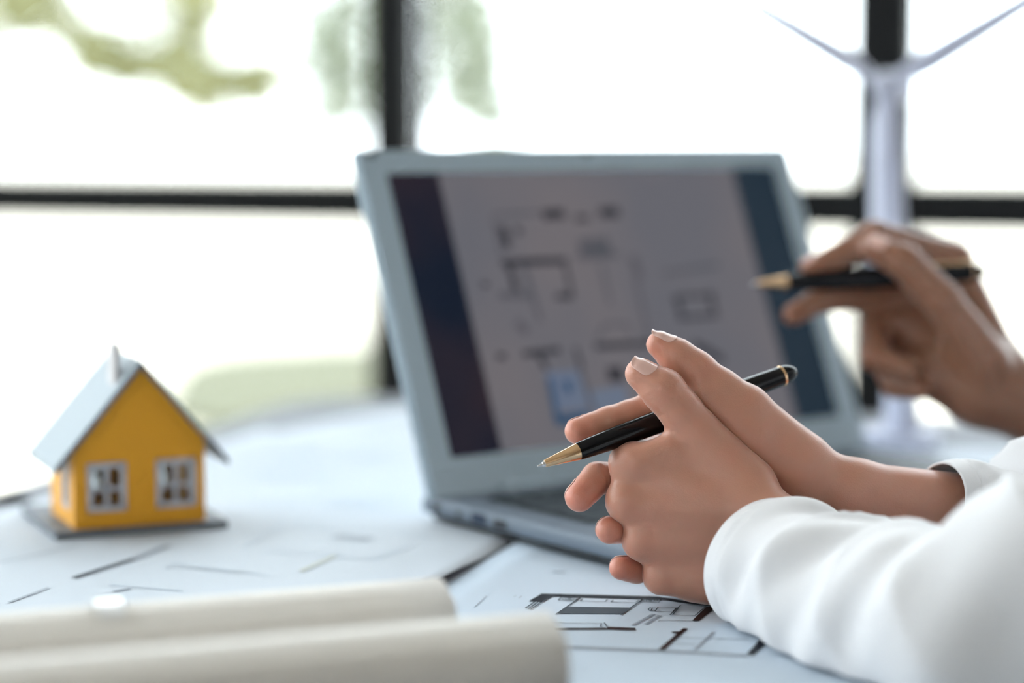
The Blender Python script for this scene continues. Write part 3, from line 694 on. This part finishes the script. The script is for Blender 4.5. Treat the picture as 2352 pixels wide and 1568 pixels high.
def nail(H, tip, prev, n, wdeg, length, parent, back=0.55):
    """a curved nail plate laid on the finger's own surface; n = outward direction of the nail"""
    a = N(tip-prev); n = N(n-a*np.dot(n, a)); s = np.cross(a, n); nu, nv = 13, 15; V = []
    for j in range(nv):
        t = j/(nv-1); along = -length*back+length*t; wd = math.radians(wdeg)*math.sqrt(max(0.0, 1-abs(2*t-1.0)**4*0.92)) if t < .5 else math.radians(wdeg)*math.sqrt(max(0, 1-(2*t-1)**6*0.75))
        for i in range(nu):
            ph = (2*i/(nu-1)-1)*wd; V.append((tip+a*min(along, 5.0), n*math.cos(ph)+s*math.sin(ph), a*max(0, along-5.0)))
    O_ = np.array([q[0] for q in V]); Dr = np.array([q[1] for q in V]); Ex = np.array([q[2] for q in V]); lo_ = np.zeros(len(V)); hi_ = np.full(len(V), 16.0)
    for _ in range(16):
        md = (lo_+hi_)/2; ins = H.ev(O_+Dr*md[:, None]) < 0; lo_ = np.where(ins, md, lo_); hi_ = np.where(ins, hi_, md)
    V = O_+Dr*(lo_+0.16)[:, None]+Ex
    F = [(j*nu+i, j*nu+i+1, (j+1)*nu+i+1, (j+1)*nu+i) for j in range(nv-1) for i in range(nu-1)]
    ob = mesh('fingernail', np.array(V)/1000, F, M['nail'], parent, smooth=True)
    md = ob.modifiers.new('t', 'SOLIDIFY'); md.thickness = 0.0004; md.offset = 0
    sb = ob.modifiers.new('s', 'SUBSURF'); sb.levels = sb.render_levels = 1
    return ob

# --- person in front: two clasped hands
D0 = 1.10
pa = empty('person', T(1800, 1400))
def c(px, py, dz): return cp(px, py, dz, D0)
HF = Hand()
mi, mm_, mr, mp = c(1447, 1064, 5), c(1441, 1150, 3), c(1476, 1240, 5), c(1520, 1322, 8)
wr, wu = c(1772, 1185, -8), c(1738, 1318, -4)
wmid = (wr+wu)/2
HF.add([(mi, c(1735, 1160, -4), 10.2, 11.5), (mm_, c(1740, 1200, -5), 10.4, 11.5), (mr, c(1735, 1260, -3), 9.8, 11.5), (mp, c(1722, 1322, 0), 9.0, 12),
        (c(1735, 1160, -4), c(1860, 1235, -28), 12, 14), (c(1725, 1310, -2), c(1850, 1345, -24), 12.5, 14), (c(1740, 1230, -5), c(1860, 1290, -26), 13, 16),
        (c(1600, 1330, 12), c(1690, 1335, 6), 11, 13), (c(1560, 1200, 12), c(1690, 1220, 8), 9, 12), (c(1600, 1090, 10), c(1700, 1130, 6), 9, 13)], 9.0, 1)
F_th = [c(1716, 1108, 2), c(1604, 990, 0), c(1524, 897, -2), c(1470, 858, -1)]
HF.add([(F_th[0], F_th[1], 13.5, 10.6), (F_th[1], (F_th[1]+F_th[2])/2, 10.6, 10.4), ((F_th[1]+F_th[2])/2, F_th[2], 10.4, 11.0), (F_th[2], F_th[3], 10.2, 7.6)], 2.5, 8.0)
HF.add([(c(1540, 1032, 0), c(1640, 1070, 2), 7.5, 9), (c(1462, 1058, -1), c(1540, 1030, -1), 7.5, 7.5)], 3, 6.0)                                     # web between thumb and index
for pts, rad in (([mi, c(1478, 1030, 42), c(1545, 1035, 60), c(1600, 1045, 60)], [9.8, 8.2, 7.4, 6.6]), ([mm_, c(1480, 1160, 44), c(1540, 1166, 62), c(1600, 1162, 62)], [10, 8.6, 7.6, 6.8]),
                 ([mr, c(1505, 1255, 42), c(1560, 1256, 60), c(1612, 1252, 60)], [9.4, 8.0, 7.2, 6.4]), ([mp, c(1548, 1328, 36), c(1595, 1322, 52), c(1635, 1315, 52)], [8.6, 7.2, 6.4, 5.8])):
    HF.add(chain(pts, rad), 2.5, 4.0)
tipsF = [(F_th[3], 9, .35), (F_th[2], 10, .25), (mi, 9, .35), (mm_, 9, .3), (mr, 9, .3), (mp, 9, .35)]
def creaseF(V):
    """skin folds over the thumb joint and the index knuckle"""
    for ctr, a, sgn, amp, off in ((F_th[2], N(F_th[3]-F_th[1]), camdir(-.55, -.35, -.75), .6, (0.5, 2.3, 4.0, -1.4)), (mi, N(camdir(-.2, .1, 1)), camdir(-1, .2, -.2), .25, (-2, 0, 2.0)),):
        d = V-ctr; al = d@a; nn = d/np.linalg.norm(d, axis=1)[:, None]; wt_ = np.clip(nn@sgn, 0, 1)**1.5*(np.linalg.norm(d, axis=1) < 15)
        dep = sum(np.exp(-((al-o_)/.55)**2) for o_ in off)*amp*wt_
        V = V-nn*dep[:, None]
    return V
hf = hand_mesh('hand', HF, M['skin'], pa, tipsF, disp=creaseF)
nail(HF, F_th[3], F_th[2], camdir(-.18, .9, -.42), 52, 12.5, hf, back=0.42)

HG = Hand()
gi, gm, gr, gp = c(1632, 1003, 32), c(1612, 1080, 32), c(1612, 1172, 34), c(1622, 1255, 36)
HG.add([(gi, c(1820, 1075, 22), 10.2, 11.5), (gm, c(1825, 1115, 26), 10.4, 11.5), (gr, c(1825, 1150, 30), 9.8, 11.5), (gp, c(1820, 1185, 32), 9.2, 12),
        (c(1815, 1085, 22), c(1960, 1122, 22), 13.0, 13.5), (c(1820, 1165, 30), c(1960, 1160, 28), 12.5, 14), (c(1960, 1125, 22), c(2230, 1165, 40), 14.5, 16.5), (c(1960, 1160, 28), c(2230, 1185, 44), 14, 16.5)], 9.0, 1)
G_th = [c(1838, 1058, 18), c(1716, 938, 13), c(1597, 848, 13), c(1514, 791, 13)]
HG.add([(G_th[0], G_th[1], 14.5, 11.2), (G_th[1], (G_th[1]+G_th[2])/2, 11.2, 9.4), ((G_th[1]+G_th[2])/2, G_th[2], 9.4, 9.2), (G_th[2], (G_th[2]+G_th[3])/2, 9.2, 8.6), ((G_th[2]+G_th[3])/2, G_th[3], 8.6, 6.6), (c(1622, 908, 9), c(1730, 1000, 9), 8.5, 11)], 4, 13.0)
HG.add([(c(1660, 1010, 20), c(1760, 1050, 18), 10, 12)], 2, 8)
G1 = [gi, c(1492, 939, 24), c(1398, 968, 18), c(1327, 990, 13)]
G2 = [gm, c(1478, 1092, 30), c(1372, 1098, 13), c(1331, 1142, 4)]
G3 = [gr, c(1500, 1195, 36), c(1432, 1212, 16), c(1400, 1217, 5)]
G4 = [gp, c(1520, 1288, 34), c(1462, 1308, 16), c(1426, 1304, 7)]
for pts, rad in ((G1, [9.6, 8.2, 7.5, 6.7]), (G2, [10, 8.8, 8.0, 7.4]), (G3, [9.4, 8.2, 7.4, 7.0]), (G4, [8.6, 7.2, 6.7, 6.0])):
    HG.add(chain(pts, rad), 2.2, 4.0)
tipsG = [(G_th[3], 9, .4), (G1[3], 11, .55), (G2[3], 11, .95), (G3[3], 10, .8), (G4[3], 10, .8), (G_th[2], 9, .2)]
def creaseG(V):
    for ctr, a, sgn, amp, off in ((G1[2], N(G1[3]-G1[1]), camdir(0, -.1, -1), .45, (0,)), (G2[2], N(G2[3]-G2[1]), camdir(.3, -.3, -1), .6, (0.5,)), (G_th[2], N(G_th[3]-G_th[1]), camdir(.4, .6, -.5), .22, (0, 2, -2))):
        d = V-ctr; al = d@a; nn = d/np.linalg.norm(d, axis=1)[:, None]; wt_ = np.clip(nn@sgn+.2, 0, 1)*(np.linalg.norm(d, axis=1) < 13)
        V = V-nn*(sum(np.exp(-((al-o_)/.5)**2) for o_ in off)*amp*wt_)[:, None]
    return V
hg = hand_mesh('hand', HG, M['skin'], pa, tipsG, disp=creaseG)
nail(HG, G_th[3], G_th[2], camdir(.38, .85, -.25), 52, 12.5, hg, back=0.42)
nail(HG, G1[3], G1[2], camdir(-.35, .55, .75), 55, 10.5, hg, back=0.70)
nail(HG, G2[3], G2[2], camdir(-.75, .25, .62), 55, 11.0, hg, back=0.70)
nail(HG, G3[3], G3[2], camdir(-.85, .2, .1), 52, 10.5, hg, back=0.70)
nail(HG, G4[3], G4[2], camdir(-.55, .75, .25), 52, 9.0, hg, back=0.70)

def sleeve(name, path, parent, folds=1.0, n=150, seg=72, seed=0, floorz=None, hem=True):
    """path rows: x y z r (metres), first row is the cuff"""
    cpts = crom(path, n); V = []; F = []; rg = np.random.default_rng(seed); ph = rg.random(8)*6.28
    s_acc = 0; prev = None; t0 = None
    for i, q in enumerate(cpts):
        a = N(cpts[min(i+1, n-1)][:3]-cpts[max(i-1, 0)][:3])
        u = N(np.cross(a, Z3)); v = np.cross(u, a)
        if prev is not None: s_acc += np.linalg.norm(q[:3]-prev)
        prev = q[:3].copy(); s = s_acc*1000; env = min(1, s/28.0)
        for k in range(seg):
            th = 2*math.pi*k/seg
            f = (4.2*(1-2*abs(math.sin(s/15.0+1.3*math.sin(th+ph[0])+ph[1]))**.8)*(0.35+0.65*max(0, math.cos(th-2.7))) + 1.8*math.sin(s/8.5-2.0*math.cos(th+ph[3])+ph[4]) + 1.6*math.sin(2*th+s/13+ph[5]) + .8*math.sin(5*th-s/5+ph[6]))*env*folds
            f += 0.5*math.sin(3*th+ph[7])*(1-env)
            if hem and 9 < s < 10.2: f -= 0.4
            p = q[:3]+(u*math.cos(th)+v*math.sin(th))*(q[3]+f/1000)
            if floorz is not None and p[2] < floorz:
                p[2] = floorz+(p[2]-floorz)*0.03
            V.append(p)
    for i in range(n-1):
        for k in range(seg): F.append((i*seg+k, i*seg+(k+1) % seg, (i+1)*seg+(k+1) % seg, (i+1)*seg+k))
    ob = mesh(name, V, F, M['shirt'], parent, smooth=True); fixn(ob)
    md = ob.modifiers.new('t', 'SOLIDIFY'); md.thickness = 0.0013; md.offset = -1
    return ob
def sp_(px, py, d, r): return [*P(px, py, d), r]
sleeve('shirt_sleeve', [sp_(1748, 1296, 1.082, .0335), sp_(1840, 1340, 1.055, .0375), sp_(1960, 1395, 1.02, .042), sp_(2090, 1440, .985, .045), sp_(2230, 1450, .955, .049), sp_(2370, 1400, .938, .052), sp_(2510, 1330, .935, .055), sp_(2700, 1190, .94, .058), [0.45, 0.95, TZ+.25, .063], [0.58, 0.93, TZ+.41, .072]], pa, 1.35, seed=3, floorz=TZ+.0032, n=170)
elbG = P(2500, 1190, 1.17); shG = np.array([0.62, 1.20, TZ+0.40])
sleeve('shirt_sleeve', [sp_(2150, 1168, 1.127, .0247), sp_(2220, 1185, 1.134, .0295), sp_(2300, 1215, 1.14, .034), sp_(2400, 1235, 1.15, .046), [*((elbG+shG)/2+np.array([.06, 0, 0])), .055], [*shG, .07]], pa, 0.8, seed=5, n=110, floorz=TZ+.0032)
# torso of the shirt, outside the picture on the right
V, F = [], []
tz = [(-.12, .12, .20), (0.0, .125, .20), (.15, .13, .215), (.30, .13, .225), (.40, .11, .21), (.45, .07, .14), (.47, .05, .06)]
for z, rx_, ry_ in tz:
    for k in range(48):
        th = 2*math.pi*k/48; V.append(np.array([0.65+rx_*math.cos(th)+.004*math.sin(6*th), 1.02+ry_*math.sin(th), TZ+z]))
for i in range(len(tz)-1):
    for k in range(48): F.append((i*48+k, i*48+(k+1) % 48, (i+1)*48+(k+1) % 48, (i+1)*48+k))
ts = mesh('shirt', V, F, M['shirt'], pa, smooth=True); fixn(ts)
tag(pa, 'person in white shirt with clasped hands resting on the plan, holding a pen', 'person')

# --- second person: raised hand with a pen
DB = 1.38
def b(px, py, dz): return cp(px, py, dz, DB)
pen('black pen with gold tip held in the raised hand, pointing at the laptop screen', P(1724, 653, DB-.012), P(2266, 622, DB+.012), clip=camdir(0, 1, -.35), fat=1.18)
pb = empty('person', P(2300, 900, DB))
HB = Hand()
bi, bm_, br, bpk = b(2190, 600, 22), b(2200, 660, 26), b(2195, 730, 26), b(2180, 800, 24)
HB.add([(bi, b(2290, 820, 12), 11, 13), (bm_, b(2280, 850, 14), 11, 13), (br, b(2260, 870, 12), 10.5, 13), (bpk, b(2240, 890, 10), 10, 13),
        (b(2275, 840, 10), b(2420, 950, 18), 17, 20), (b(2265, 880, 8), b(2400, 960, 14), 16, 20), (b(2420, 945, 18), b(2560, 960, 24), 22, 25),
        (b(2200, 800, 0), b(2270, 880, 0), 12, 14), (b(2085, 765, 28), b(2180, 800, 20), 13, 15), (b(2110, 850, 14), b(2255, 905, 8), 14, 20), (b(2255, 905, 8), b(2400, 945, 14), 20, 22)], 9, 1)
B_th = [b(2262, 830, -8), b(2165, 690, -16), b(2075, 600, -16), b(2008, 572, -13)]
HB.add([(B_th[0], B_th[1], 15, 11.5), (B_th[1], B_th[2], 12.0, 11), (B_th[2], B_th[3], 10.6, 8.4)], 3, 9)
Bi = [bi, b(2008, 546, 2), b(1915, 595, 0), b(1862, 616, -2)]
HB.add([(Bi[0], Bi[1], 12.0, 10.8), (Bi[1], Bi[2], 10.4, 8.4), (Bi[2], Bi[3], 8.0, 7.0)], 2.5, 6)
Bm = [bm_, b(2040, 680, 26), b(1890, 686, 6), b(1822, 722, 2)]
HB.add([(Bm[0], Bm[1], 11, 9.5), (Bm[1], Bm[2], 9.2, 8.4), (Bm[2], Bm[3], 8.2, 7.0)], 2.5, 5)
Br = [br, b(2010, 742, 22), b(2010, 820, 0), b(2085, 850, -8)]
HB.add([(Br[0], Br[1], 10.5, 9.6), (Br[1], Br[2], 9.6, 9.0), (Br[2], Br[3], 8.8, 7.2)], 2.5, 4)
Bp = [bpk, b(2030, 830, 28), b(2055, 885, 8), b(2115, 895, -4)]
HB.add([(Bp[0], Bp[1], 9.5, 8.6), (Bp[1], Bp[2], 8.5, 8.0), (Bp[2], Bp[3], 7.8, 6.6)], 2.5, 4)
hb = hand_mesh('hand', HB, M['skinB'], pb, [(Bi[3], 10, .6), (Bm[3], 10, .6), (B_th[3], 10, .4), (Br[2], 9, .4)], h=1.6)
nail(HB, Bi[3], Bi[2], camdir(-.1, .9, -.1), 50, 10.5, hb); nail(HB, B_th[3], B_th[2], camdir(-.1, .85, -.5), 50, 12, hb)
sleeve('shirt_sleeve', [sp_(2400, 938, DB+.016, .033), sp_(2480, 945, DB+.02, .036), sp_(2620, 925, DB+.03, .041), [0.62, 1.50, TZ+.14, .06], [0.70, 1.55, TZ+.42, .075]], pb, 0.8, seed=9, n=90, floorz=TZ+.0032)
tag(pb, 'person in white sleeve with a raised hand pointing a pen at the screen', 'person')
